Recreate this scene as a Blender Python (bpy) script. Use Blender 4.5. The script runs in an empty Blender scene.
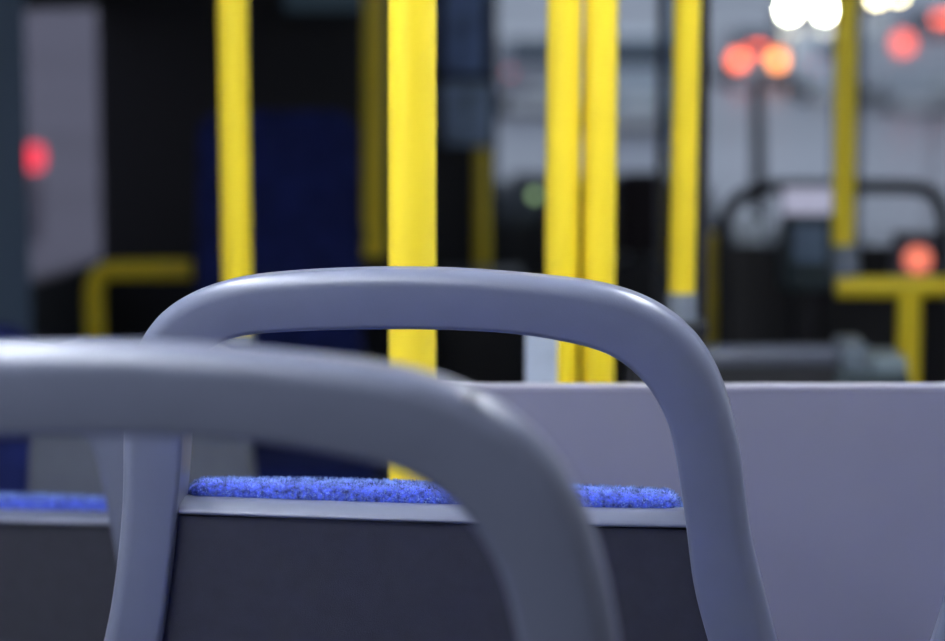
import bpy, bmesh, math, random
from mathutils import Vector, Matrix
random.seed(7)
S = bpy.context.scene
COL = S.collection
PI = math.pi

# ------------------------------------------------------------------ camera
F = 2570.0
W2, H2 = 472.5, 320.5
CAM = Vector((0, 0, 1.54))
PITCH = math.atan((H2 + 20) / F)
FW = Vector((0, math.cos(PITCH), -math.sin(PITCH)))
UP = Vector((0, math.sin(PITCH), math.cos(PITCH)))
RT = Vector((1, 0, 0))


def ray(px, py):
    return FW + RT * ((px - W2) / F) + UP * ((H2 - py) / F)


def at(px, py, d):
    r = ray(px, py)
    return CAM + r * (d / r.y)


cd = bpy.data.cameras.new('camera')
cam = bpy.data.objects.new('camera', cd)
COL.objects.link(cam)
cam.location = CAM
cam.rotation_euler = (PI / 2 - PITCH, 0, 0)
cd.sensor_width = 36
cd.lens = F / 945 * 36
cd.clip_start = 0.05
cd.clip_end = 600
cd.dof.use_dof = True
cd.dof.focus_distance = 1.985
cd.dof.aperture_fstop = cd.lens / 1000 / 0.0255
cd.dof.aperture_blades = 8
cd.dof.aperture_rotation = 0.3
S.camera = cam

# ------------------------------------------------------------------ materials


def mat(name, col, rough=0.5, metal=0.0, var=0.06, scale=40, bump=0.0, bscale=300, sheen=0.0, spec=0.5, coat=0.0, detail=3):
    m = bpy.data.materials.new(name)
    m.use_nodes = True
    nt = m.node_tree
    b = nt.nodes['Principled BSDF']
    tc = nt.nodes.new('ShaderNodeTexCoord')
    n = nt.nodes.new('ShaderNodeTexNoise')
    n.inputs['Scale'].default_value = scale
    n.inputs['Detail'].default_value = detail
    r = nt.nodes.new('ShaderNodeValToRGB')
    r.color_ramp.elements[0].position = 0.3
    r.color_ramp.elements[1].position = 0.7
    r.color_ramp.elements[0].color = [max(0, c * (1 - var)) for c in col] + [1]
    r.color_ramp.elements[1].color = [min(1, c * (1 + var)) for c in col] + [1]
    nt.links.new(tc.outputs['Object'], n.inputs['Vector'])
    nt.links.new(n.outputs['Fac'], r.inputs['Fac'])
    nt.links.new(r.outputs['Color'], b.inputs['Base Color'])
    b.inputs['Roughness'].default_value = rough
    b.inputs['Metallic'].default_value = metal
    b.inputs['Specular IOR Level'].default_value = spec
    b.inputs['Coat Weight'].default_value = coat
    if sheen:
        b.inputs['Sheen Weight'].default_value = sheen
        b.inputs['Sheen Tint'].default_value = (0.6, 0.7, 1, 1)
    if bump:
        n2 = nt.nodes.new('ShaderNodeTexNoise')
        n2.inputs['Scale'].default_value = bscale
        bp = nt.nodes.new('ShaderNodeBump')
        bp.inputs['Strength'].default_value = bump
        bp.inputs['Distance'].default_value = 0.001
        nt.links.new(tc.outputs['Object'], n2.inputs['Vector'])
        nt.links.new(n2.outputs['Fac'], bp.inputs['Height'])
        nt.links.new(bp.outputs['Normal'], b.inputs['Normal'])
    return m


def emis(name, col, strength):
    m = bpy.data.materials.new(name)
    m.use_nodes = True
    b = m.node_tree.nodes['Principled BSDF']
    b.inputs['Base Color'].default_value = (0.02, 0.02, 0.02, 1)
    b.inputs['Emission Color'].default_value = (*col, 1)
    b.inputs['Emission Strength'].default_value = strength
    return m


def glass(name, tint=(0.93, 0.96, 0.97), ior=1.12):
    m = bpy.data.materials.new(name)
    m.use_nodes = True
    nt = m.node_tree
    nt.nodes.remove(nt.nodes['Principled BSDF'])
    out = nt.nodes['Material Output']
    t = nt.nodes.new('ShaderNodeBsdfTransparent')
    t.inputs['Color'].default_value = (*tint, 1)
    g = nt.nodes.new('ShaderNodeBsdfGlossy')
    g.inputs['Roughness'].default_value = 0.02
    fr = nt.nodes.new('ShaderNodeFresnel')
    fr.inputs['IOR'].default_value = ior
    mx = nt.nodes.new('ShaderNodeMixShader')
    ge = nt.nodes.new('ShaderNodeNewGeometry')
    inv = nt.nodes.new('ShaderNodeMath')
    inv.operation = 'SUBTRACT'
    inv.inputs[0].default_value = 1.0
    mul = nt.nodes.new('ShaderNodeMath')
    mul.operation = 'MULTIPLY'
    nt.links.new(ge.outputs['Backfacing'], inv.inputs[1])
    nt.links.new(inv.outputs[0], mul.inputs[0])
    nt.links.new(fr.outputs['Fac'], mul.inputs[1])
    nt.links.new(mul.outputs[0], mx.inputs['Fac'])
    nt.links.new(t.outputs['BSDF'], mx.inputs[1])
    nt.links.new(g.outputs['BSDF'], mx.inputs[2])
    nt.links.new(mx.outputs['Shader'], out.inputs['Surface'])
    return m


M = dict(
    plastic=mat('grey_plastic', (0.136, 0.150, 0.212), 0.33, var=0.04, scale=25, bump=0.12, bscale=900, spec=0.55),
    panel=mat('charcoal_plastic', (0.033, 0.034, 0.047), 0.55, var=0.10, scale=60, bump=0.5, bscale=1400),
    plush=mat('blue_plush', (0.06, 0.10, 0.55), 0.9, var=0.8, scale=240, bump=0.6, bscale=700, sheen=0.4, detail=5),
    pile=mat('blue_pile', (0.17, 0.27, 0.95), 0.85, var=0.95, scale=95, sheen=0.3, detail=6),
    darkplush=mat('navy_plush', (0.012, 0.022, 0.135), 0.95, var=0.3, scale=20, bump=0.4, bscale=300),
    yellow=mat('yellow_paint', (0.95, 0.71, 0.025), 0.38, var=0.02, scale=10, coat=0.2),
    steel=mat('brushed_steel', (0.5, 0.52, 0.56), 0.35, metal=1.0),
    clamp=mat('grey_clamp', (0.20, 0.23, 0.28), 0.45),
    partition=mat('lilac_grey_laminate', (0.190, 0.187, 0.232), 0.55, var=0.05, scale=6, bump=0.1),
    trimcap=mat('aluminium_trim', (0.30, 0.295, 0.35), 0.35),
    black=mat('black_plastic', (0.011, 0.011, 0.014), 0.6, bump=0.3),
    dash=mat('dash_plastic', (0.020, 0.022, 0.027), 0.6, bump=0.3),
    teal=mat('teal_grey_lining', (0.19, 0.27, 0.39), 0.6),
    slate=mat('slate_plastic', (0.11, 0.12, 0.155), 0.4, var=0.1),
    teald=mat('dark_teal_casing', (0.045, 0.068, 0.076), 0.5),
    lining=mat('pale_grey_lining', (0.48, 0.48, 0.52), 0.6, var=0.03, scale=5),
    floor=mat('floor_vinyl', (0.045, 0.047, 0.055), 0.65, var=0.5, scale=200),
    board1=mat('blue_board', (0.26, 0.38, 0.72), 0.5, var=0.5, scale=9),
    board2=mat('blue_grey_board', (0.36, 0.48, 0.68), 0.5, var=0.5, scale=9),
    pole_grey=mat('pale_grey_paint', (0.36, 0.41, 0.50), 0.45),
    rubber=mat('rubber', (0.012, 0.012, 0.014), 0.8),
    road=mat('wet_road', (0.215, 0.20, 0.215), 0.42, var=0.30, scale=0.09, detail=4),
    pave=mat('pavement', (0.33, 0.30, 0.31), 0.7, var=0.2, scale=0.4),
    white=mat('white_car_paint', (0.75, 0.77, 0.78), 0.3, coat=0.5),
    silver=mat('silver_car_paint', (0.40, 0.43, 0.46), 0.3, coat=0.5),
    graphite=mat('graphite_car_paint', (0.11, 0.11, 0.13), 0.3, coat=0.5),
    mauve=mat('dull_car_paint', (0.24, 0.23, 0.25), 0.3, coat=0.5),
    carglass=mat('car_glass', (0.06, 0.07, 0.08), 0.1),
    plate=mat('number_plate', (0.7, 0.7, 0.65), 0.5),
    glass=glass('window_glass'),
    tinted=glass('tinted_glass', (0.60, 0.58, 0.62), 1.002),
    lampwhite=emis('lamp_tube', (0.86, 0.91, 1.0), 50.0),
    head=emis('headlamp', (1.0, 0.93, 0.72), 60.0),
    headw=emis('headlamp_warm', (1.0, 0.80, 0.45), 40.0),
    tail=emis('tail_lamp', (1.0, 0.12, 0.06), 5.0),
    tailo=emis('tail_lamp_orange', (1.0, 0.15, 0.06), 7.0),
    tailv=emis('tail_lamp_van', (1.0, 0.12, 0.075), 3.6),
    taily=emis('tail_lamp_amber', (1.0, 0.30, 0.07), 7.5),
    taild=emis('tail_lamp_dim', (0.9, 0.045, 0.07), 4.5),
    screen=emis('lit_screen', (0.62, 0.63, 0.85), 0.62),
    disc=emis('lit_disc', (1.0, 0.24, 0.15), 1.1),
    green=emis('green_indicator', (0.50, 0.78, 0.38), 1.0),
    bluelamp=emis('dim_blue_display', (0.10, 0.18, 0.26), 0.12),
)

# ------------------------------------------------------------------ helpers


def link(name, me, m=None, parent=None, smooth=True, loc=None):
    if m:
        me.materials.append(m)
    if smooth:
        for p in me.polygons:
            p.use_smooth = True
    o = bpy.data.objects.new(name, me)
    COL.objects.link(o)
    if parent:
        o.parent = parent
    if loc is not None:
        o.location = loc
    return o


def mesh(name, vs, fs):
    me = bpy.data.meshes.new(name)
    me.from_pydata([tuple(v) for v in vs], [], fs)
    me.update()
    bm = bmesh.new()
    bm.from_mesh(me)
    bmesh.ops.recalc_face_normals(bm, faces=bm.faces)
    bm.to_mesh(me)
    bm.free()
    return me


def auto(o, ang=40):
    me = o.data
    bm = bmesh.new()
    bm.from_mesh(me)
    for e in bm.edges:
        if len(e.link_faces) == 2 and e.calc_face_angle(0) > math.radians(ang):
            e.smooth = False
    bm.to_mesh(me)
    bm.free()
    return o


class MB:
    """collects shapes that make up ONE mesh object"""

    def __init__(self):
        self.bm = bmesh.new()

    def box(self, lo, hi, bev=0.0, seg=2):
        lo, hi = Vector(lo), Vector(hi)
        r = bmesh.ops.create_cube(self.bm, size=1)
        for v in r['verts']:
            v.co = Vector([(lo[i] + hi[i]) / 2 + v.co[i] * (hi[i] - lo[i]) for i in range(3)])
        if bev:
            es = list({e for v in r['verts'] for e in v.link_edges})
            bmesh.ops.bevel(self.bm, geom=es, offset=bev, segments=seg, profile=0.6, affect='EDGES')
        return self

    def tube(self, pts, r, n=16, cap=True):
        pts = [Vector(p) for p in pts]
        rs = r if isinstance(r, (list, tuple)) else [r] * len(pts)
        rings, prev = [], None
        for i, p in enumerate(pts):
            a = pts[max(i - 1, 0)]
            b = pts[min(i + 1, len(pts) - 1)]
            t = (b - a).normalized()
            if prev is None:
                s = t.orthogonal().normalized()
            else:
                s = (prev - t * prev.dot(t)).normalized()
            prev = s
            q = t.cross(s)
            rings.append([self.bm.verts.new(p + (s * math.cos(2 * PI * k / n) + q * math.sin(2 * PI * k / n)) * rs[i]) for k in range(n)])
        for a, b in zip(rings, rings[1:]):
            for k in range(n):
                self.bm.faces.new((a[k], a[(k + 1) % n], b[(k + 1) % n], b[k]))
        if cap:
            self.bm.faces.new(rings[0][::-1])
            self.bm.faces.new(rings[-1])
        return self

    def prism(self, poly, vec):
        """polygon (3-D points) extruded by vec"""
        a = [self.bm.verts.new(Vector(p)) for p in poly]
        b = [self.bm.verts.new(Vector(p) + Vector(vec)) for p in poly]
        n = len(a)
        self.bm.faces.new(a)
        self.bm.faces.new(b[::-1])
        for k in range(n):
            self.bm.faces.new((a[k], b[k], b[(k + 1) % n], a[(k + 1) % n]))
        return self

    def build(self, name, m, parent=None, loc=None, bev=0.0, ang=40):
        bm = self.bm
        bmesh.ops.recalc_face_normals(bm, faces=bm.faces)
        if bev:
            es = [e for e in bm.edges if len(e.link_faces) == 2 and e.calc_face_angle(0) > math.radians(30)]
            bmesh.ops.bevel(bm, geom=es, offset=bev, segments=3, profile=0.6, affect='EDGES')
        me = bpy.data.meshes.new(name)
        bm.to_mesh(me)
        bm.free()
        return auto(link(name, me, m, parent, loc=loc), ang)


def tag(o, label, cat, group=None, kind=None):
    o['label'] = label
    o['category'] = cat
    if group:
        o['group'] = group
    if kind:
        o['kind'] = kind
    return o


def empty(name, loc=(0, 0, 0), rz=0.0):
    o = bpy.data.objects.new(name, None)
    COL.objects.link(o)
    o.location = loc
    o.rotation_euler = (0, 0, rz)
    o.empty_display_size = 0.1
    return o


def struct(o):
    o['kind'] = 'structure'
    return o


def copy_tree(o, parent=None):
    c = o.copy()
    COL.objects.link(c)
    if parent:
        c.parent = parent
    for ch in [x for x in bpy.data.objects if x.parent == o]:
        copy_tree(ch, c)
    return c


def spline(pts, n):
    """Catmull-Rom resample of a list of tuples"""
    P = [Vector(p) for p in pts]
    out = []
    for i in range(len(P) - 1):
        p0 = P[max(i - 1, 0)]
        p1, p2 = P[i], P[i + 1]
        p3 = P[min(i + 2, len(P) - 1)]
        for k in range(n):
            t = k / n
            out.append(0.5 * ((2 * p1) + (-p0 + p2) * t + (2 * p0 - 5 * p1 + 4 * p2 - p3) * t * t + (-p0 + 3 * p1 - 3 * p2 + p3) * t ** 3))
    out.append(P[-1])
    return out


def smooth_pts(P, it):
    for _ in range(it):
        P = [P[0]] + [(P[i - 1] + P[i] * 2 + P[i + 1]) / 4 for i in range(1, len(P) - 1)] + [P[-1]]
    return P


# ------------------------------------------------------------------ the bus seat
YAW = math.radians(7.5)
REC = math.radians(8)
SEATZ = 0.32                       # podium height under the middle seat
RX = Vector((math.cos(YAW), -math.sin(YAW), 0))
FY = Vector((math.sin(YAW), math.cos(YAW), 0))
P0 = at(435, 505, 1.97)
ORG = Vector((P0.x, P0.y, SEATZ))
NRM = -(FY * math.cos(REC) + Vector((0, 0, 1)) * math.sin(REC))


def loc2(px, py):
    """point of the backrest's own tilted plane, in seat coordinates (x across, z up)"""
    r = ray(px, py)
    t = (P0 - CAM).dot(NRM) / r.dot(NRM)
    w = CAM + r * t - ORG
    return Vector((w.dot(RX), w.z, 0))


def y_of(z):
    return -(z - ZC) * math.tan(REC)


ZC = P0.z - SEATZ

outer = [(70, 880), (80, 760), (108, 641), (117, 590), (124, 530), (127.5, 470), (129, 420), (133, 375), (142, 343), (158, 317), (187, 295), (222, 281.5), (262, 274), (325, 269), (400, 267), (460, 268.5), (520, 273), (580, 279.5), (620, 287.5), (653, 300), (682, 320), (704, 346), (719, 375), (730, 406), (739, 448), (746, 500), (750, 540), (757, 580), (767, 615), (776, 641), (806, 760), (822, 880)]
inner = [(130, 880), (142, 760), (166, 641), (174, 590), (181, 530), (185.5, 490), (187, 450), (189, 405), (195, 376), (206, 356), (222, 344), (240, 336.5), (262, 332.5), (325, 329.5), (400, 328.5), (460, 329.5), (515, 332.5), (563, 340), (596, 348), (622, 360), (642, 377), (655, 394), (664, 412), (671, 432), (677, 465), (682, 500), (687, 530), (692, 560), (700, 600), (709, 641), (735, 760), (752, 880)]
O2 = [loc2(*p) for p in outer]
I2 = [loc2(*p) for p in inner]
mid = [(a + b) / 2 + (a - b) * 0.018 for a, b in zip(O2, I2)]
wid = [(a - b).length * 0.965 for a, b in zip(O2, I2)]
cl = smooth_pts(spline([(m.x, m.y, w) for m, w in zip(mid, wid)], 6), 10)


def make_frame():
    A, RO, RI = 0.021, 0.0135, 0.0042       # half thickness, outer and inner edge radii
    vs, fs = [], []

    def section(hw):
        out = []
        for cu, cv, rr, a0 in ((hw - RO, A - RO, RO, 0), (-hw + RI, A - RI, RI, 90), (-hw + RI, -A + RI, RI, 180), (hw - RO, -A + RO, RO, 270)):
            for q in range(9):
                th = math.radians(a0 + 90 * q / 8)
                out.append((cu + rr * math.cos(th), cv + rr * math.sin(th)))
        # a slight crown on the broad faces
        return [(u, v * (1 - 0.05 * (u / hw) ** 2)) for u, v in out]
    for i, c in enumerate(cl):
        a, b = cl[max(i - 1, 0)], cl[min(i + 1, len(cl) - 1)]
        t = Vector((b.x - a.x, b.y - a.y)).normalized()
        sx, sz = -t.y, t.x
        sec = section(c.z / 2)
        n = len(sec)
        for u, v in sec:
            x, z = c.x + sx * u, c.y + sz * u
            vs.append((x, y_of(z) + v, z))
    L = len(cl)
    for i in range(L - 1):
        for k in range(n):
            fs.append((i * n + k, i * n + (k + 1) % n, (i + 1) * n + (k + 1) % n, (i + 1) * n + k))
    fs.append(tuple(range(n)))
    fs.append(tuple((L - 1) * n + k for k in range(n)))
    return mesh('frame', vs, fs)


def inner_x(z, side):
    """x of the frame's inner edge at height z"""
    best = None
    half = len(I2) // 2
    seq = I2[:half] if side < 0 else I2[half:]
    for a, b in zip(seq, seq[1:]):
        if (a.y - z) * (b.y - z) <= 0 and a.y != b.y:
            f = (z - a.y) / (b.y - a.y)
            best = a.x + (b.x - a.x) * f
    if best is None:
        best = min(seq, key=lambda q: abs(q.y - z)).x
    return best


BARL, BARR = loc2(186, 504.5), loc2(686, 516.5)
ZBAR = (BARL.y + BARR.y) / 2
ZTOPC = ZBAR + 0.0075 + 0.0070


def grid_slab(name, x0f, x1f, zs, y0, y1, m, parent, bulge=0.0, nx=24):
    """upright slab whose side edges follow functions of z, front and back y offsets from the tilted plane"""
    bm = bmesh.new()
    fr, bk = [], []
    for z in zs:
        a, b = x0f(z), x1f(z)
        rf, rb = [], []
        for k in range(nx + 1):
            x = a + (b - a) * k / nx
            e = 1 - abs(2 * k / nx - 1) ** 4
            rb.append(bm.verts.new((x, y_of(z) + y0, z)))
            rf.append(bm.verts.new((x, y_of(z) + y1 + bulge * e, z)))
        fr.append(rf)
        bk.append(rb)
    n = len(zs)
    for i in range(n - 1):
        for k in range(nx):
            bm.faces.new((bk[i][k], bk[i][k + 1], bk[i + 1][k + 1], bk[i + 1][k]))
            bm.faces.new((fr[i][k], fr[i + 1][k], fr[i + 1][k + 1], fr[i][k + 1]))
    for i in range(n - 1):
        bm.faces.new((bk[i][0], bk[i + 1][0], fr[i + 1][0], fr[i][0]))
        bm.faces.new((bk[i][nx], fr[i][nx], fr[i + 1][nx], bk[i + 1][nx]))
    for k in range(nx):
        bm.faces.new((bk[0][k], fr[0][k], fr[0][k + 1], bk[0][k + 1]))
        bm.faces.new((bk[-1][k], bk[-1][k + 1], fr[-1][k + 1], fr[-1][k]))
    bmesh.ops.recalc_face_normals(bm, faces=bm.faces)
    es = [e for e in bm.edges if len(e.link_faces) == 2 and e.calc_face_angle(0) > math.radians(50)]
    return bm, es


def finish(bm, name, m, parent):
    me = bpy.data.meshes.new(name)
    bm.to_mesh(me)
    bm.free()
    return auto(link(name, me, m, parent), 55)


def make_seat():
    root = empty('bus_seat', ORG, -YAW)
    link('frame', make_frame(), M['plastic'], root)
    # cross bar: convex ledge between the two uprights
    pts = []
    for k in range(31):
        f = k / 30
        x = BARL.x - 0.006 + (BARR.x - BARL.x + 0.012) * f
        z = ZBAR - 0.0015 * (1 - (2 * f - 1) ** 2)
        pts.append((x, z))
    sec = [(-0.0105, -0.0060), (-0.0122, -0.0052), (-0.0126, -0.0038), (-0.0118, -0.0024), (-0.0095, -0.0007), (-0.006, 0.0014), (-0.001, 0.0034), (0.004, 0.0044), (0.016, 0.0046), (0.018, 0.0036), (0.018, -0.0050), (0.016, -0.0060)]
    n, vs, fs = len(sec), [], []
    for (x, z) in pts:
        for dy, dz in sec:
            vs.append((x, y_of(z) + dy, z + dz))
    for i in range(len(pts) - 1):
        for k in range(n):
            fs.append((i * n + k, i * n + (k + 1) % n, (i + 1) * n + (k + 1) % n, (i + 1) * n + k))
    fs += [tuple(range(n)), tuple((len(pts) - 1) * n + k for k in range(n))]
    o = auto(link('crossbar', mesh('crossbar', vs, fs), M['plastic'], root), 70)
    o['label'] = 'pale grey ledge below the blue cushion'
    # dark back panel, recessed between the uprights
    z1 = ZBAR - 0.0060 - 0.0020
    z0 = I2[0].y + 0.004
    zs = [z0 + (z1 - z0) * i / 24 for i in range(25)]
    bm, es = grid_slab('back_panel', lambda z: inner_x(z, -1) - 0.004, lambda z: inner_x(z, 1) + 0.003, zs, -0.008, 0.010, None, None)
    bmesh.ops.bevel(bm, geom=es, offset=0.0022, segments=2, profile=0.6, affect='EDGES')
    o = finish(bm, 'back_panel', M['panel'], root)
    o['label'] = 'charcoal back panel'
    # back cushion
    zt = ZTOPC
    zs = [0.50 + (zt - 0.50) * i / 20 for i in range(21)]
    bm, es = grid_slab('back_cushion', lambda z: (inner_x(z, -1) or -0.2) - 0.003, lambda z: (inner_x(z, 1) or 0.2) - 0.004, zs, 0.012, 0.046, None, None, bulge=0.008)
    bmesh.ops.bevel(bm, geom=es, offset=0.011, segments=4, profile=0.5, affect='EDGES')
    cu = finish(bm, 'back_cushion', M['plush'], root)
    cu['label'] = 'blue plush cushion'
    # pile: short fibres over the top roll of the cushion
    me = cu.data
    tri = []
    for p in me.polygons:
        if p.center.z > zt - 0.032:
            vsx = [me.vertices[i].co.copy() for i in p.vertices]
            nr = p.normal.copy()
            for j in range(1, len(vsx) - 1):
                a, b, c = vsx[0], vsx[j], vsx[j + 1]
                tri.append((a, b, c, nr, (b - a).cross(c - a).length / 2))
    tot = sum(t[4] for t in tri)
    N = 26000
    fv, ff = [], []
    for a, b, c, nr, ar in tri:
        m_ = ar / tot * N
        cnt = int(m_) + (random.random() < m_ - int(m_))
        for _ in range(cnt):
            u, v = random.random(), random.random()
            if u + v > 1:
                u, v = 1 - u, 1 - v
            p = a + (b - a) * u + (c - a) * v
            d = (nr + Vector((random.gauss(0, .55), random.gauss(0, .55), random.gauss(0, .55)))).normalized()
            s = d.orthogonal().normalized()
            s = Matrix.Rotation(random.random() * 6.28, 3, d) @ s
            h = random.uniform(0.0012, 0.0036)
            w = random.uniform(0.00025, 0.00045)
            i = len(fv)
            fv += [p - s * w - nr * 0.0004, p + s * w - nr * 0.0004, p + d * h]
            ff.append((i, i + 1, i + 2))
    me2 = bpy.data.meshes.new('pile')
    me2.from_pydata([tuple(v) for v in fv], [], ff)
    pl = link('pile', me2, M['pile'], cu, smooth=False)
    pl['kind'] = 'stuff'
    # seat pan, cushion, pedestal
    sp = MB().box((-0.225, -0.02, 0.415), (0.225, 0.385, 0.44), 0.012, 3)
    sp.build('seat_pan', M['plastic'], root)
    sc_ = MB().box((-0.21, 0.035, 0.439), (0.21, 0.382, 0.485), 0.018, 4)
    o = sc_.build('seat_cushion', M['plush'], root)
    o['label'] = 'blue plush cushion'
    lg = MB().tube([(0, 0.15, 0.42), (0, 0.15, 0.012)], 0.035, 20)
    lg.build('pedestal', M['clamp'], root)
    bp = MB().box((-0.13, 0.03, 0.0), (0.13, 0.27, 0.014), 0.004, 2)
    bp.build('base_plate', M['clamp'], root)
    tag(root, 'grey-framed bus seat in the middle, full handle loop above a blue plush cushion', 'seat', 'grey loop-handled bus seats')
    return root


seat = make_seat()


def place_seat(px_ref, target, d, label):
    """copy the seat so that the point seen at px_ref on the middle seat comes to target at distance d"""
    q = loc2(*px_ref)
    lw = RX * q.x + FY * y_of(q.y) + Vector((0, 0, q.y))
    c = copy_tree(seat)
    c.location = at(*target, d) - lw
    c['label'] = label
    return c


near = place_seat((415, 268), (121, 343), 1.275, 'nearest bus seat, big out-of-focus grey handle loop crossing lower left')
low = place_seat((684, 510), (112, 512), 2.67, 'lower bus seat beyond the handle loops at the lower left edge, blue cushion top')
side = place_seat((112, 620), (939.5, 620), 1.93, 'bus seat of which only a pale frame edge shows in the lower right corner')
near_z, low_z, side_z = near.location.z, low.location.z, side.location.z
print('SEATS', near.location, seat.location, low.location, side.location)
# a chipped burr on the nearest seat's handle
bm = bmesh.new()
bmesh.ops.create_icosphere(bm, subdivisions=3, radius=1)
for v in bm.verts:
    v.co = Vector((v.co.x * 0.0042, v.co.y * 0.0035, v.co.z * 0.0022)) * (1 + 0.25 * random.random())
me = bpy.data.meshes.new('burr')
bm.to_mesh(me)
bm.free()
bo = link('burr', me, M['lining'], near)
bo['label'] = 'pale chipped burr'
q = at(468, 394, 1.24)
bo.location = Matrix.Rotation(YAW, 3, 'Z') @ (q - near.location)
bo.rotation_euler = (0, 0.5, 0)

# ------------------------------------------------------------------ shell of the bus
XL, XR, YR, YF, ZT = -1.25, 1.385, -2.6, 9.6, 2.32


def floor_mesh():
    b = MB()
    steps = [(YR, 1.60, near_z), (1.60, 2.18, SEATZ), (2.18, 3.3, low_z), (3.3, YF, 0.0)]
    for y0, y1, z in steps:
        if y0 < 1.7 and y0 > YR:
            b.box((XL, y0, -0.12), (0.27, y1, z))
            b.box((0.27, y0, -0.12), (XR, y1, z))
        else:
            b.box((XL, y0, -0.12), (XR, y1, z))
    return b


struct(floor_mesh().build('floor', M['floor']))
side.location.z = SEATZ if abs(side_z - SEATZ) < 0.004 else side_z
struct(MB().box((XL - .06, YR, ZT), (XR + .06, YF + .1, ZT + 0.06)).build('ceiling', M['lining']))


def wall_run(name, x0, x1, runs, m):
    """runs: (y0, y1, sill, head) ; sill None = solid"""
    b = MB()
    for y0, y1, s0, h in runs:
        if s0 is None:
            b.box((x0, y0, -0.12), (x1, y1, ZT))
        else:
            b.box((x0, y0, -0.12), (x1, y1, s0))
            b.box((x0, y0, h), (x1, y1, ZT))
    return b.build(name, m)


SILL, HEAD = 1.15, 2.05
runs = [(YR, -0.85, None, 0), (-0.85, 0.6, SILL, HEAD), (0.6, 0.7, None, 0), (0.7, 2.1, SILL, HEAD), (2.1, 2.2, None, 0)]
# left wall: rear in pale lining, front in teal grey
struct(wall_run('wall_left', XL - .06, XL, runs + [(2.2, 5.2, None, 0)], M['lining']))
WL0, WL1 = 7.22, 9.30
struct(wall_run('wall_left_front', XL - .06, XL, [(5.2, WL0, None, 0), (WL1, YF, None, 0)], M['teal']))
_e = (WL1 - WL0) / (8.62 - WL0)
wz = [at(28, 285, WL0).z, 0, 0, at(28, 10, WL0).z]
wz[1] = wz[0] + (at(100, 262, 8.62).z - wz[0]) * _e
wz[2] = wz[3] + (at(100, 8, 8.62).z - wz[3]) * _e
b = MB()
b.prism([(XL, WL0, -0.12), (XL, WL1, -0.12), (XL, WL1, wz[1]), (XL, WL0, wz[0])], (-0.06, 0, 0))
struct(b.build('wall_left_lower', M['black']))
b = MB()
b.prism([(XL, WL0, wz[3]), (XL, WL1, wz[2]), (XL, WL1, ZT), (XL, WL0, ZT)], (-0.06, 0, 0))
struct(b.build('wall_left_upper', M['black']))
b = MB()
b.prism([(XL - .03, WL0, wz[0]), (XL - .03, WL1, wz[1]), (XL - .03, WL1, wz[2]), (XL - .03, WL0, wz[3])], (-0.006, 0, 0))
struct(b.build('window_1', M['tinted']))
# right wall, its front is the door
rr = [(YR, 2.3, None, 0), (2.3, 3.6, SILL, HEAD), (3.6, 7.0, None, 0)]
struct(wall_run('wall_right', XR, XR + .06, rr, M['lining']))
k = 2
for (y0, y1, s0, h) in runs:
    if s0:
        for xx in (XL - .033,):
            struct(MB().box((xx, y0, s0), (xx + 0.006, y1, h)).build('window_%d' % k, M['glass']))
            k += 1
struct(MB().box((XR + .027, 2.3, SILL), (XR + .033, 3.6, HEAD)).build('window_%d' % k, M['glass']))
k += 1
# door on the right front
DZ = at(860, 246, 9.2).z
dr = empty('door_1', (XR, 8.3, 0))
struct(dr)
MBx = MB().box((0.0, -1.3, -0.12), (0.05, 1.3, DZ), 0.004)
MBx.box((0.0, -1.3, DZ), (0.05, -1.24, ZT), 0.004)
MBx.box((0.0, 1.24, DZ), (0.05, 1.3, ZT), 0.004)
MBx.box((0.0, -1.24, 2.25), (0.05, 1.24, ZT), 0.004)
MBx.build('door_frame', M['black'], dr)
MB().box((0.022, -1.24, DZ), (0.028, 1.24, 2.25)).build('door_glass', M['glass'], dr)
# rear wall
b = MB()
b.box((XL - .06, YR - .06, -.12), (XR + .06, YR, ZT))
struct(b.build('wall_rear', M['dash']))
# front wall and windscreen
WSZ = at(600, 246, 9.6).z
b = MB()
b.box((XL - .06, YF, -.12), (XR + .06, YF + .06, WSZ))
b.box((XL - .06, YF, 2.26), (XR + .06, YF + .06, ZT))
b.box((XL - .06, YF, WSZ), (-1.17, YF + .06, 2.26))
b.box((XR - .03, YF, WSZ), (XR + .06, YF + .06, 2.26))
struct(b.build('wall_front', M['black']))
struct(MB().box((-1.17, YF + .027, WSZ), (XR - .03, YF + .033, 2.26)).build('window_%d' % k, M['glass']))

# ceiling lamps over the rear half
lampL = None
for i, (x, y) in enumerate([(-0.62, 0.7), (-0.62, 1.98), (0.62, 2.3)]):
    c = empty('ceiling_light', (x, y, ZT))
    MB().box((-0.09, -0.62, -0.03), (0.09, 0.62, 0.0), 0.006).build('housing', M['lining'], c)
    MB().box((-0.07, -0.60, -0.04), (0.07, 0.60, -0.028), 0.004).build('diffuser', M['lampwhite'], c)
    tag(c, 'long white ceiling strip light above the rear seats', 'light', 'ceiling strip lights')

# ------------------------------------------------------------------ the lilac partition and poles


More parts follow.
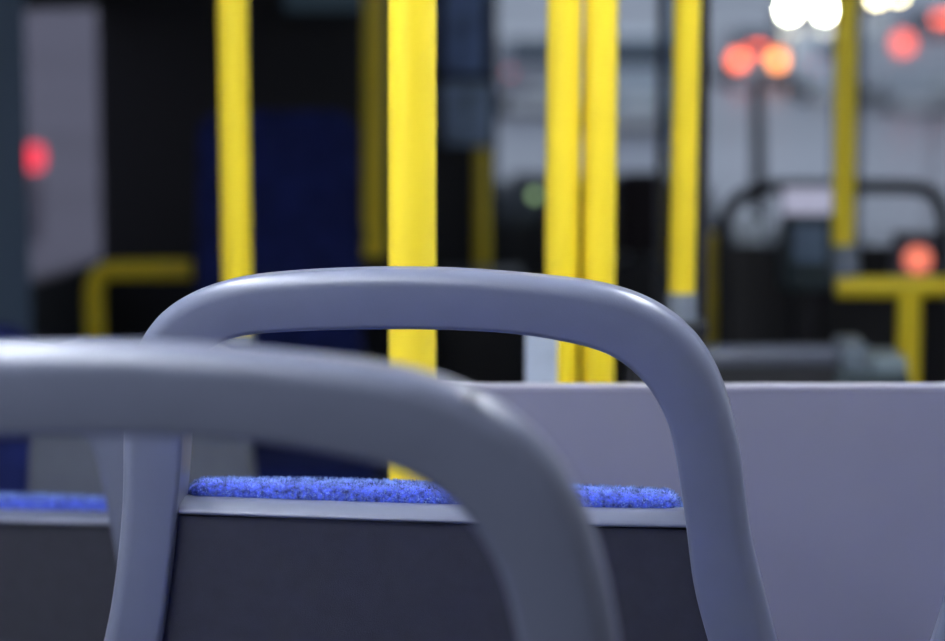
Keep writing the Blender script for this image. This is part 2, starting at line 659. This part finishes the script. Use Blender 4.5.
def vpole(name, tx, ty, bx, by, d, wpx, label, zbot, ztop=ZT, collar=None, m='yellow', d2=None, sock=1.4, brk=None):
    """an upright pole whose axis passes the two pixels at distance d"""
    a, c = at(tx, ty, d), at(bx, by, d2 or d)
    r = wpx / 2 / F * d * 1.008

    def z_at(z):
        f = (z - c.z) / (a.z - c.z)
        return c + (a - c) * f
    base = z_at(zbot)
    root = empty(name, base)
    top = z_at(ztop)
    MB().tube([Vector((0, 0, 0)), top - base], r, 32).build('tube', M[m], root)
    if ztop == ZT:
        f1 = top - base
        MB().tube([f1 - Vector((0, 0, .035)), f1], [r * 1.01 * sock, r * 1.02 * sock], 32).build('ceiling_socket', M['clamp'], root)
    if brk:
        MB().box((brk, -r * .6, .03), (0, r * .6, .07), .004).build('bracket', M['black'], root)
    elif collar:
        MB().tube([Vector((0, 0, -collar)), Vector((0, 0, 0.006))], r * 1.12, 32).build('collar', M['clamp'], root)['label'] = 'grey clamp collar'
    else:
        MB().tube([Vector((0, 0, 0)), Vector((0, 0, .035))], [r * 1.02 * sock, r * 1.01 * sock], 32).build('floor_socket', M['clamp'], root)
    tag(root, label, 'pole', 'yellow grab poles')
    return root


DP = 2.44
vpole('grab_pole', 412.3, 0, 412.3, 480, DP, 47.5, 'widest bright yellow pole, just behind the middle of the seat handle', low_z)
vpole('grab_pole', 232.5, 0, 237, 270, 3.4, 31, 'bright yellow pole standing in front of the tall navy seat', at(238, 337, 3.4).z, collar=0.012)
vpole('grab_pole', 564.6, 0, 561.8, 270, 3.0, 34, 'left one of two yellow poles standing close together', low_z, sock=1.0)
vpole('grab_pole', 601.6, 0, 599.0, 270, 3.0, 33, 'right one of two yellow poles standing close together', low_z, sock=1.0)
# partition
zp = at(700, 384.5, DP).z
xl, xr = at(440, 480, DP).x, XR
pt = empty('partition', ((xl + xr) / 2, DP, low_z))
hw = (xr - xl) / 2
MB().box((-hw, -0.012, 0.06), (hw, 0.012, zp - low_z - 0.004), 0.0).build('board', M['partition'], pt)
MB().box((-hw, -0.0122, zp - low_z - 0.004), (hw, 0.0122, zp - low_z), 0.0015).build('cap_strip', M['trimcap'], pt)['label'] = 'slim paler strip along the top edge'
for sx in (-hw + .10, 0.15, hw - .10):
    MB().box((sx - .02, -0.02, 0), (sx + .02, 0.02, 0.07), 0.004).build('foot', M['clamp'], pt)
tag(pt, 'lilac-grey waist-high partition panel to the right of the middle seat', 'partition')
# grey post beside the twin poles
z = at(540, 290, 2.85).z
x0, x1 = at(525, 360, 2.85).x, at(557, 360, 2.85).x
gp = empty('grey_post', ((x0 + x1) / 2, 2.85, low_z))
hwp = (x1 - x0) / 2
MB().box((-hwp, -0.02, 0), (hwp, 0.02, z - low_z - .012), 0.005, 3).build('upright', M['pole_grey'], gp)
MB().box((-hwp - .003, -0.023, z - low_z - .014), (hwp + .003, 0.023, z - low_z), 0.004, 3).build('cap', M['clamp'], gp)
tag(gp, 'short pale grey post left of the twin yellow poles, under the handle', 'post')

# dark cabinet carrying the single pole on the right
z = at(680, 319, 3.25).z
x0, x1 = at(628, 340, 3.25).x, at(702, 340, 3.25).x
cb = empty('equipment_cabinet', ((x0 + x1) / 2, 3.25, low_z if 3.25 < 3.3 else 0))
ch = z - cb.location.z
hwc = (x1 - x0) / 2
MB().box((-hwc, -0.045, 0), (hwc, 0.045, ch - .012), 0.004).build('body', M['black'], cb)
MB().box((-hwc - .004, -0.05, ch - .014), (hwc + .004, 0.05, ch), 0.004).build('top', M['dash'], cb)
tag(cb, 'black cabinet under the slanting yellow pole, behind the seat handle', 'cabinet')
vpole('grab_pole', 687.5, 0, 681.5, 297, 3.25, 27, 'slanting yellow pole ending in a grey collar on the black cabinet', at(681.5, 297, 3.25).z, collar=0.030)
# dark edge strip of a glass draught screen by that pole
sx = at(704, 100, 3.45)
z0 = at(704, 330, 3.45).z
ds = empty('draught_screen', (sx.x, 3.45, 0))
MB().box((-.006, -.012, 0.0), (.007, .012, ZT), 0.002).build('edge_profile', M['black'], ds)
MB().box((-.003, .012, 0.75), (.003, .80, 2.05)).build('pane', M['glass'], ds)
MB().box((-.006, .80, 0.0), (.006, .815, ZT), 0.002).build('rear_profile', M['black'], ds)
tag(ds, 'thin black edge of a glass draught screen right of the slanting pole', 'screen')

# dim poles further on
vpole('grab_pole', 374.5, 0, 374.5, 250, 6.1, 23, 'dim shadowed yellow pole at the right edge of the tall navy seat', at(372.5, 256, 6.1).z, brk=-0.031)
vpole('grab_pole', 482, 150, 482, 260, 8.2, 14, 'dim thin yellow pole below the blue notice boards', 0.0, ztop=at(482, 148, 8.2).z)
vpole('grab_pole', 707, 240, 707, 340, 6.6, 17, 'short dim brownish yellow pole at the left end of the black frame', 0.0, ztop=at(707, 232, 6.6).z)

# right grab rail : upright pole, collar, horizontal bar, post
D = 4.6
r = 11.2 / F * D
pa, pb = at(846.5, 0, D), at(843, 247, D)
gr = empty('grab_rail', (at(908, 372, D).x, D, 0))
o_ = gr.location
pt_top = pb + (pa - pb) * ((ZT - pb.z) / (pa.z - pb.z))
MB().tube([pb - o_, pt_top - o_], r * 1.05, 28).build('pole', M['yellow'], gr)
MB().tube([at(846, 274, D) - o_, at(845, 244, D) - o_], r * 1.25, 28).build('collar', M['clamp'], gr)['label'] = 'grey clamp collar'
hl, hr = at(836, 287, D), at(1010, 286, D)
MB().tube([hl - o_, hr - o_], r, 28).build('crossbar', M['yellow'], gr)
pst = at(908, 290, D)
MB().tube([Vector((0, 0, 0)), Vector((0, 0, pst.z))], r * 1.1, 28).build('post', M['yellow'], gr)
px2 = hr - o_
MB().tube([Vector((px2.x, 0, 0)), Vector((px2.x, 0, pst.z))], r * 1.1, 28).build('post', M['yellow'], gr)
tag(gr, 'yellow T-shaped grab rail at right with a thin pole rising from its end', 'rail')

# left grab rail, dim
D = 6.3
r = 10 / F * D
gl = empty('grab_rail', (at(94, 300, D).x, D, 0))
o_ = gl.location
pts = [Vector((0, 0, 0))] + [Vector((0, 0, at(94, 300, D).z))]
c0, c1, c2 = at(94, 290, D) - o_, at(95, 271, D) - o_, at(112, 270, D) - o_
pts += [c0 + (c1 - c0) * t * 0.5 + (c2 - c0) * t * t * 0 for t in (0.3, 0.8)]
arc = [(c0 * (1 - t) ** 2 + c1 * 2 * t * (1 - t) + c2 * t * t) for t in [i / 8 for i in range(9)]]
pts = [Vector((0, 0, 0)), Vector((0, 0, c0.z - 0.05))] + arc + [at(197, 269, D) - o_]
MB().tube(pts, r, 24).build('tube', M['yellow'], gl)
MB().tube([Vector((0, 0, 0)), Vector((0, 0, .04))], r * 1.5, 24).build('floor_socket', M['clamp'], gl)
MB().tube([at(193, 269, D) - o_, at(200, 269, D) - o_], r * 1.1, 24).build('end_cap', M['rubber'], gl)
tag(gl, 'dim amber handrail with a bent corner, in front of the black cab wall', 'rail')

# ------------------------------------------------------------------ seats further forward


def back_seat(name, x0, x1, ytop, d, m, mb, label, rad, group=None, zbase=0.0, hyb=0.46, rear=False, wb=1.04):
    """seat with one upright rounded back, seen from behind or front, built at its real size"""
    zt = at((x0 + x1) / 2, ytop, d).z
    xa, xb = at(x0, 400, d).x, at(x1, 400, d).x
    w = (xb - xa) / 2
    root = empty(name, ((xa + xb) / 2, d, zbase))
    zt -= zbase
    prof = []
    nseg = 8
    for sgn in (1, -1):
        cx, cz = sgn * (w - rad), zt - rad
        rng = range(nseg + 1) if sgn > 0 else range(nseg, -1, -1)
        for q in rng:
            th = PI / 2 * q / nseg
            prof.append((cx + sgn * rad * math.cos(th), cz + rad * math.sin(th)))
    poly = [(w * wb, hyb)] + prof + [(-w * wb, hyb)]
    b_ = MB()
    sg = -1 if rear else 1
    b_.prism([(x, -0.03 - sg * 0.08 * (z - hyb), z) for x, z in poly], (0, 0.06, 0))
    b_.build('backrest', m, root, bev=0.012)
    if rear:
        MB().box((-w * 1.02, -0.44, hyb - .09), (w * 1.3, 0.02, hyb), 0.025, 3).build('seat_cushion', mb, root)
        MB().box((-w * 1.0, -0.42, 0), (w * 1.27, 0.02, hyb - .09), 0.01).build('seat_base', mb, root)
    else:
        MB().box((-w * 1.02, -0.02, hyb - .05), (w * 1.02, 0.40, hyb), 0.018, 3).build('seat_cushion', mb, root)
        MB().box((-w * .7, 0.02, 0), (w * .7, 0.30, hyb - .05), 0.01).build('pedestal', M['black'], root)
    tag(root, label, 'seat', group)
    return root


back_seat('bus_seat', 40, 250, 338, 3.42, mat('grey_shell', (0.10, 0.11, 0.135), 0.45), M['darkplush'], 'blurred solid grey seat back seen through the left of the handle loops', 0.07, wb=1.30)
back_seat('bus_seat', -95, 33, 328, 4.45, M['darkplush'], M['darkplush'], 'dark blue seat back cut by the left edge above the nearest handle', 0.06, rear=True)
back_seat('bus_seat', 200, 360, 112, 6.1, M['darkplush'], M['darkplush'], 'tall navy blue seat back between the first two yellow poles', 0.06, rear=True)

# driver's seat: black, high headrest
D = 7.7
zt = at(642, 172, D).z
xa, xb = at(616, 250, D).x, at(668, 250, D).x
w = (xb - xa) / 2
dsx = empty('driver_seat', ((xa + xb) / 2, D, 0))
MB().box((-w * 1.25, -.06, .50), (w * 1.25, .06, zt - .26), 0.05, 4).build('backrest', M['black'], dsx)
MB().box((-w, -.05, zt - .25), (w, .06, zt), 0.045, 4).build('headrest', mat('brown_black_fabric', (0.022, 0.016, 0.018), 0.9), dsx)
MB().tube([(-.05, 0, zt - .32), (-.05, 0, zt - .2)], .008).build('headrest_bar', M['steel'], dsx)
MB().tube([(.05, 0, zt - .32), (.05, 0, zt - .2)], .008).build('headrest_bar', M['steel'], dsx)
MB().box((-w * 1.3, -.04, .42), (w * 1.3, .45, .54), 0.04, 4).build('seat_cushion', M['black'], dsx)
MB().box((-.1, .08, 0), (.1, .3, .43), 0.02).build('pedestal', M['black'], dsx)
tag(dsx, 'black high-backed driver seat left of the slanting yellow pole', 'seat')

# ------------------------------------------------------------------ cab: bulkhead, boards, dash, ticket machine
D = 8.62
x1 = at(497, 200, D).x
cp = empty('cab_bulkhead', ((XL + x1) / 2, D, 0))
hwb = (x1 - XL) / 2
MB().box((-hwb, -0.012, 0), (hwb, 0.02, ZT), 0.002).build('board', M['black'], cp)
MB().box((hwb - .012, -0.02, 0), (hwb, 0.028, ZT), 0.004).build('edge_profile', M['dash'], cp)
tag(cp, 'black cab wall filling the far left behind the poles', 'wall panel')


def board(px0, py0, px1, py1, d, m, label, name='notice_board', frame='dash', tilt=0):
    a, c = at(px0, py1, d), at(px1, py0, d)
    root = empty(name, ((a.x + c.x) / 2, d, a.z))
    w_, h_ = (c.x - a.x) / 2, c.z - a.z
    MB().box((-w_, -.012, 0), (w_, .012, h_), 0.003).build('frame', M[frame], root)
    MB().box((-w_ + .008, -.016, .008), (w_ - .008, -.010, h_ - .008), 0.002).build('sheet', M[m], root)
    return root


tag(board(441, -20, 487, 76, 8.58, 'board1', ''), 'upper slate-blue notice board on the cab wall beside the windscreen', 'notice board', 'blue notice boards')
tag(board(441, 80, 494, 147, 8.58, 'board2', ''), 'lower blue-grey notice board on the cab wall, under the slate-blue one', 'notice board', 'blue notice boards')
a, c = at(285, 11, 8.5), at(370, -14, 8.5)
dsp = empty('display_box', ((a.x + c.x) / 2, 8.56, a.z))
MB().box((-(c.x - a.x) / 2 - .02, -.04, -.02), ((c.x - a.x) / 2 + .02, .04, c.z - a.z + .02), .008).build('housing', M['black'], dsp)
MB().box((-(c.x - a.x) / 2, -.046, 0), ((c.x - a.x) / 2, -.038, c.z - a.z), .004).build('panel', M['bluelamp'], dsp)
tag(dsp, 'faint blue display box high on the black cab wall at top edge', 'display')

# dashboard in the driver's place (left) : top at y~186 in the picture
zD = at(600, 186, 9.0).z
xd0, xd1 = at(470, 200, 9.0).x, at(712, 200, 9.0).x
db = empty('dashboard', ((xd0 + xd1) / 2, 9.1, 0))
hwd = (xd1 - xd0) / 2
b = MB()
b.prism([(-hwd, -.32, 0), (-hwd, -.32, zD - .12), (-hwd, -.18, zD - .02), (-hwd, .0, zD), (-hwd, .46, zD - .02), (-hwd, .46, 0)], (2 * hwd, 0, 0))
b.build('body', M['dash'], db, bev=0.02)
b = MB()
b.prism([(-.28, -.22, zD - .06), (-.28, -.10, zD + .02), (-.28, .10, zD + .035), (-.28, .10, zD - .03)], (.5, 0, 0))
b.build('instrument_hood', M['black'], db, bev=0.015)
gpt = at(535, 196, 8.76)
MB().tube([gpt - db.location + Vector((0, -.0, 0)), gpt - db.location + Vector((0, .05, 0))], .016, 20).build('indicator', M['green'], db)['label'] = 'pale green lit indicator'
tag(db, 'black dashboard under the windscreen behind the twin yellow poles', 'dashboard')
# black locker under the notice boards
D = 7.75  # made-up black box, hides the pole's foot and keeps the gap dark
xa, xb = at(441, 300, D).x, at(521, 300, D).x
zt = at(480, 273, D).z
lk = empty('filler', ((xa + xb) / 2, D, 0))
hw_l = (xb - xa) / 2
MB().box((-hw_l, -.14, 0.03), (hw_l, .16, zt - .015), .008).build('body', M['black'], lk)
MB().box((-hw_l - .004, -.15, zt - .016), (hw_l + .004, .165, zt), .004).build('top', M['dash'], lk)
dd = MB().box((-hw_l + .012, -.152, .06), (hw_l - .012, -.139, zt - .04), .004).build('door', M['black'], lk)
MB().box((hw_l - .05, -.165, zt * .55), (hw_l - .035, -.150, zt * .55 + .10), .004).build('handle', M['dash'], dd)
MB().box((-hw_l + .02, -.12, 0), (hw_l - .02, .14, .031)).build('plinth', M['dash'], lk)
tag(lk, 'black locker darkening the gap between the widest yellow pole and the short grey post', 'filler')
# steering wheel in front of the dash
sw = empty('steering_wheel', (0.42, 8.44, zD - .16))
ring = [Vector((.22 * math.cos(2 * PI * i / 40), -.22 * .45 * math.sin(2 * PI * i / 40), .22 * .89 * math.sin(2 * PI * i / 40))) for i in range(41)]
MB().tube(ring, .014, 12, cap=False).build('rim', M['rubber'], sw)
MB().tube([(-.21, 0, 0), (0, .02, -.01), (.21, 0, 0)], [.012, .03, .012], 12).build('spoke', M['black'], sw)
MB().tube([(0, .01, 0), (0, .22, -.10)], .03, 16).build('column', M['black'], sw)
tag(sw, 'black steering wheel before the dashboard, right of the twin poles', 'steering wheel')
# lower console on the right under the windscreen
zc = at(780, 246, 8.9).z
x0 = xd1 + .01
x1 = XR - .02
cn = empty('front_console', ((x0 + x1) / 2, 9.1, 0))
hc = (x1 - x0) / 2
MB().box((-hc, -.25, 0), (hc, .46, zc), 0.03, 3).build('body', M['black'], cn)
MB().box((-hc + .03, -.22, zc - .004), (hc - .03, .42, zc + .008), 0.004).build('top_mat', M['dash'], cn)
tag(cn, 'low black console below the windscreen at right', 'console')

pb_ = at(749, 243, 8.95)  # white block added to give a bright spot on the console
bg_ = empty('white_block', (pb_.x, 8.95, zc + .008))
MB().prism([(-.05, -.02, 0), (.05, -.02, 0), (.043, -.008, .085), (.01, -.006, .10), (-.04, -.008, .088)], (0, .045, 0)).build('block', M['white'], bg_, bev=.006)
tag(bg_, 'small white stand-in bag on the black console under the arched barrier tube', 'block')

# black tubular frame arching across the right
D = 5.9
fr_pts = [(723, 300), (723, 235), (727, 215), (738, 199), (760, 189), (790, 186.5), (860, 187), (905, 187), (928, 191), (941, 205), (945, 235), (945, 300)]
P = [at(x, y, D) for x, y in fr_pts]
P = smooth_pts(spline(P, 5), 2)
x0, x1 = P[0].x, P[-1].x
bf = empty('barrier_frame', ((x0 + x1) / 2, D, 0))
o_ = bf.location
P = [Vector((P[0].x, P[0].y, 0.0))] + P + [Vector((P[-1].x, P[-1].y, 0.0))]
MB().tube([p - o_ for p in P], 0.016, 14).build('tube', M['black'], bf)
zi = at(800, 246, D).z
zi2 = at(800, 320, D).z
MB().box((x0 - o_.x, -.008, 0), (x1 - o_.x, .008, zi), 0.003).build('infill_panel', M['black'], bf)
tag(bf, 'black barrier with an arched tube top in front of the windscreen at right', 'barrier')

# ticket machine with a lit screen
D = 5.6
a, c = at(781, 288, D), at(836, 184, D)
tm = empty('ticket_machine', ((a.x + c.x) / 2, D, 0))
w = (c.x - a.x) / 2
MB().box((-w, -.05, a.z), (w, .05, c.z), .012, 3).build('casing', M['teald'], tm)
s0, s1 = at(783, 214, D - .05), at(833, 188, D - .05)
MB().box((s0.x - tm.location.x, -.056, s0.z), (s1.x - tm.location.x, -.046, s1.z), .003).build('screen', M['screen'], tm)['label'] = 'pale lit screen'
s0, s1 = at(792, 262, D - .05), at(826, 225, D - .05)
MB().box((s0.x - tm.location.x, -.055, s0.z), (s1.x - tm.location.x, -.046, s1.z), .003).build('keypad', M['teal'], tm)
MB().tube([(0, 0, 0), (0, 0, a.z + .01)], .035, 20).build('stand', M['black'], tm)
MB().tube([(0, 0, 0), (0, 0, .02)], .10, 24).build('foot', M['black'], tm)
tag(tm, 'dark teal ticket machine with a lit pale screen on a black stand', 'ticket machine')

# lit button box on the far barrier
D = 5.75  # made-up box and glowing disc in place of a salmon glow of unknown source
p = at(915, 258, D)
bb = empty('disc_box', (p.x, D, p.z - .05))
MB().box((-.05, -.03, -.01), (.05, .03, .11), .01, 3).build('casing', M['slate'], bb)
MB().tube([(0, -.045, .05), (0, -.028, .05)], .030, 24).build('disc', M['disc'], bb)['label'] = 'salmon-red lit button'
MB().tube([(0, 0, -p.z + .05), (0, 0, 0)], .012, 14).build('stand', M['black'], bb)
tag(bb, 'small made-up box with a glowing salmon-red button above the T-shaped rail', 'button box')

# rounded grey cowl low on the right, with a heater pipe
D = 3.9
a, c = at(706, 366, D), at(838, 345, D)
rr_ = (c.z - a.z) * .62
hp = empty('floor_heater', ((a.x + c.x) / 2, D, 0))
lx = (c.x - a.x) / 2
MB().tube([(-lx, 0, c.z - rr_), (lx * .9, 0, c.z - rr_ + .002), (lx, 0, c.z - rr_ + .002)], [rr_, rr_, rr_ * .8], 28).build('pipe', M['slate'], hp)
MB().box((-lx * .95, -.03, 0), (lx * .95, .05, c.z - 2 * rr_ + .012), .006).build('casing', M['black'], hp)
tag(hp, 'long dark grey rounded roll just above the partition, right of the seat', 'heater')
D = 4.2
a, c = at(828, 378, D), at(906, 340, D)
lb = empty('luggage_box', ((a.x + c.x) / 2, D, 0))
lx = (c.x - a.x) / 2
b = MB()
b.box((-lx, -.06, 0), (lx, .08, c.z - .045), .012, 3)
b.build('body', M['teald'], lb)
b = MB().box((-lx * .75, -.05, c.z - .05), (-lx * .05, .07, c.z), .012, 3)  # bluish highlight on the box, put in as a paler block
b.build('highlight_left', mat('grey_teal_highlight', (0.19, 0.23, 0.27), 0.4), lb)
b = MB().box((lx * .0, -.05, c.z - .06), (lx * .95, .07, c.z - .022), .012, 3)  # second highlight, its light held in the paler colour
b.build('highlight_right', mat('pale_teal_highlight', (0.26, 0.33, 0.36), 0.4), lb)
tag(lb, 'teal-grey box low behind the partition, left of the T-rail post', 'box')

# ------------------------------------------------------------------ outside: road and traffic
prof = [(9.8, -.45), (14, -.47), (60, -.93), (85, -.72), (110, -.39), (150, -.11), (220, 1.4), (420, 9.0)]


def road_z(y):
    for (a, za), (b_, zb) in zip(prof, prof[1:]):
        if a <= y <= b_:
            return za + (zb - za) * (y - a) / (b_ - a)
    return prof[0][1] if y < prof[0][0] else prof[-1][1]


vs, fs = [], []
ys = [-25, 0, 9.8, 14, 25, 40, 60, 72, 85, 97, 110, 130, 150, 180, 220, 300, 420]
for y in ys:
    for x in (-60, -9, 9, 60):
        vs.append((x, y, road_z(y)))
for i in range(len(ys) - 1):
    for j in range(3):
        fs.append((i * 4 + j, i * 4 + j + 1, (i + 1) * 4 + j + 1, (i + 1) * 4 + j))
struct(link('road', mesh('road', vs, fs), M['road'], smooth=False))


def car(px, py, d, lamp_h, sep, label, paint, lamp, group, third=None, lampr=0.12, W=1.7, L=4.1, H=1.45, away=True, name='car', rz=0.0):
    """a car whose lamp pair is centred on the pixel; tail towards us when away"""
    p = at(px, py, d)
    root = empty(name, (p.x, d if away else d + L, road_z(d)), rz if away else PI)
    hw_ = W / 2
    sgn = -1
    side_p = [(0, .30), (0, .78), (.06, H * .64), (.35, H * .97), (1.1, H), (2.2, H * .97), (2.85, H * .66), (3.9, H * .56), (L, H * .42), (L, .30)]
    k_ = L / 4.1
    b_ = MB()
    b_.prism([(-hw_, y * k_ if y < 4 else y, z) for y, z in side_p], (W, 0, 0))
    # taper the roof
    for v in b_.bm.verts:
        if v.co.z > H * .7:
            v.co.x *= .84
    b_.build('body', M[paint], root, bev=0.06)
    g_ = MB()
    g_.prism([(-hw_ * .72, .055 * k_, H * .66), (hw_ * .72, .055 * k_, H * .66), (hw_ * .68, .30 * k_, H * .92), (-hw_ * .68, .30 * k_, H * .92)], (0, -.03, .0))
    g_.build('rear_window', M['carglass'], root)
    g_ = MB()
    g_.prism([(-hw_ * .74, 2.88 * k_, H * .67), (hw_ * .74, 2.88 * k_, H * .67), (hw_ * .69, 2.30 * k_, H * .93), (-hw_ * .69, 2.30 * k_, H * .93)], (0, .03, .02))
    g_.build('windscreen', M['carglass'], root)
    for sx in (-1, 1):
        g_ = MB()
        g_.prism([(sx * hw_ * .965, .45, H * .66), (sx * hw_ * .965, 2.7 * k_, H * .66), (sx * hw_ * .85, 2.2 * k_, H * .93), (sx * hw_ * .85, .7, H * .93)], (sx * .02, 0, 0))
        g_.build('side_window', M['carglass'], root)
        for yy in (.8 * k_, L - .8):
            MB().tube([(sx * (hw_ - .2), yy, .31), (sx * (hw_ + .01), yy, .31)], .31, 24).build('wheel', M['rubber'], root)
    yl = -.04 if away else L + .04
    for sx in (-1, 1):
        lm = 'taily' if lamp == 'tailo' and sx > 0 else lamp
        MB().tube([(sx * sep / 2, yl, lamp_h), (sx * sep / 2, yl - sgn * (.06 if away else -.06), lamp_h)], lampr, 24).build('tail_lamp' if away else 'headlamp', M[lm], root)
    if third is not None:
        MB().box((-.16, -.10, third - .07), (.16, .25, third + .07), .02).build('brake_light', M['tail'], root)
    MB().box((-.26, (-.02 if away else L - .01), .42), (.26, (.02 if away else L + .02), .53), .004).build('number_plate', M['plate'], root)
    tag(root, label, 'car', group)
    return root


G = 'blurred cars seen through the front glass'
dA = 60
hA = at(758, 60, dA).z - road_z(dA)
car(758, 60, dA, hA, .92, 'small car with bright orange-red tail lamps seen between the slanting pole and the thin pole', 'mauve', 'tailo', G, third=hA + .26, lampr=.17, W=1.5, L=3.5, H=1.42)
dB = 45
hB = at(945, 43, dB).z - road_z(dB)
car(945, 43, dB, hB, 1.46, 'tall van with red tail lamps cut by the upper right edge', 'silver', 'tailv', G, third=hB + .42, lampr=.17, W=1.9, L=4.6, H=2.0, name='van')
dC = 110
hC = at(807, 10, dC).z - road_z(dC)
car(807, 10, dC, hC, 1.5, 'oncoming car with two dazzling white headlamps at the top', 'graphite', 'head', G, lampr=.26, W=1.85, L=4.3, H=1.5, away=False)
dD = 150
hD = at(887, -3, dD).z - road_z(dD)
car(887, -3, dD, hD, 1.25, 'oncoming car with warm yellowish headlamps at the upper right edge of the picture', 'graphite', 'headw', G, lampr=.24, W=1.8, L=4.3, H=1.5, away=False)
dE = 16.3
hE = at(38, 164, dE).z - road_z(dE)
car(-15, 164, dE, hE, 1.30, 'car with a red tail lamp seen through the far left window', 'mauve', 'taild', G, lampr=.08, W=1.6, H=1.25, rz=math.radians(72))
car(846, 92, 51, .75, 1.2, 'white car crossing the road just left of the thin pole', 'white', 'taild', G, lampr=.02, W=1.6, L=3.9, H=1.35)
car(640, 108, 38, .75, 1.2, 'pale silver car beyond the driver seat', 'silver', 'taild', G, lampr=.02, W=1.7, L=4.1, H=1.5)
car(545, 88, 44, .75, 1.2, 'dull grey car between the notice boards and the twin poles', 'mauve', 'taild', G, lampr=.02, W=1.7, L=4.1, H=1.4)

# windscreen wiper outside the glass
D = YF + .09
w0 = at(760, 262, D)
wp_ = empty('windscreen_wiper', w0)
t1 = at(757, 78, D) - w0
MB().tube([Vector((0, 0, 0)), t1 * .5 + Vector((.01, .012, 0))], .018, 10).build('arm', M['rubber'], wp_)
MB().tube([t1 * .12, t1], [.030, .022], 10).build('blade', M['rubber'], wp_)
tag(wp_, 'upright black windscreen wiper under the orange-red tail lamps', 'wiper')

# ------------------------------------------------------------------ world
wd = bpy.data.worlds.new('sky')
S.world = wd
wd.use_nodes = True
nt = wd.node_tree
bg = nt.nodes['Background']
tc = nt.nodes.new('ShaderNodeTexCoord')
sep = nt.nodes.new('ShaderNodeSeparateXYZ')
rp = nt.nodes.new('ShaderNodeValToRGB')
rp.color_ramp.elements[0].position = 0.0
rp.color_ramp.elements[0].color = (0.73, 0.77, 0.84, 1)
rp.color_ramp.elements[1].position = 0.7
rp.color_ramp.elements[1].color = (0.50, 0.61, 0.84, 1)
nt.links.new(tc.outputs['Generated'], sep.inputs['Vector'])
nt.links.new(sep.outputs['Z'], rp.inputs['Fac'])
nt.links.new(rp.outputs['Color'], bg.inputs['Color'])
bg.inputs['Strength'].default_value = 1.15

vs_ = S.view_settings
vs_.view_transform = 'Standard'
vs_.look = 'None'
vs_.gamma = 1
vs_.use_curve_mapping = False
vs_.exposure = 0.0
S.cycles.use_denoising = True
S.cycles.use_adaptive_sampling = False
S.cycles.max_bounces = 6
S.cycles.transparent_max_bounces = 12
S.cycles.sample_clamp_indirect = 4
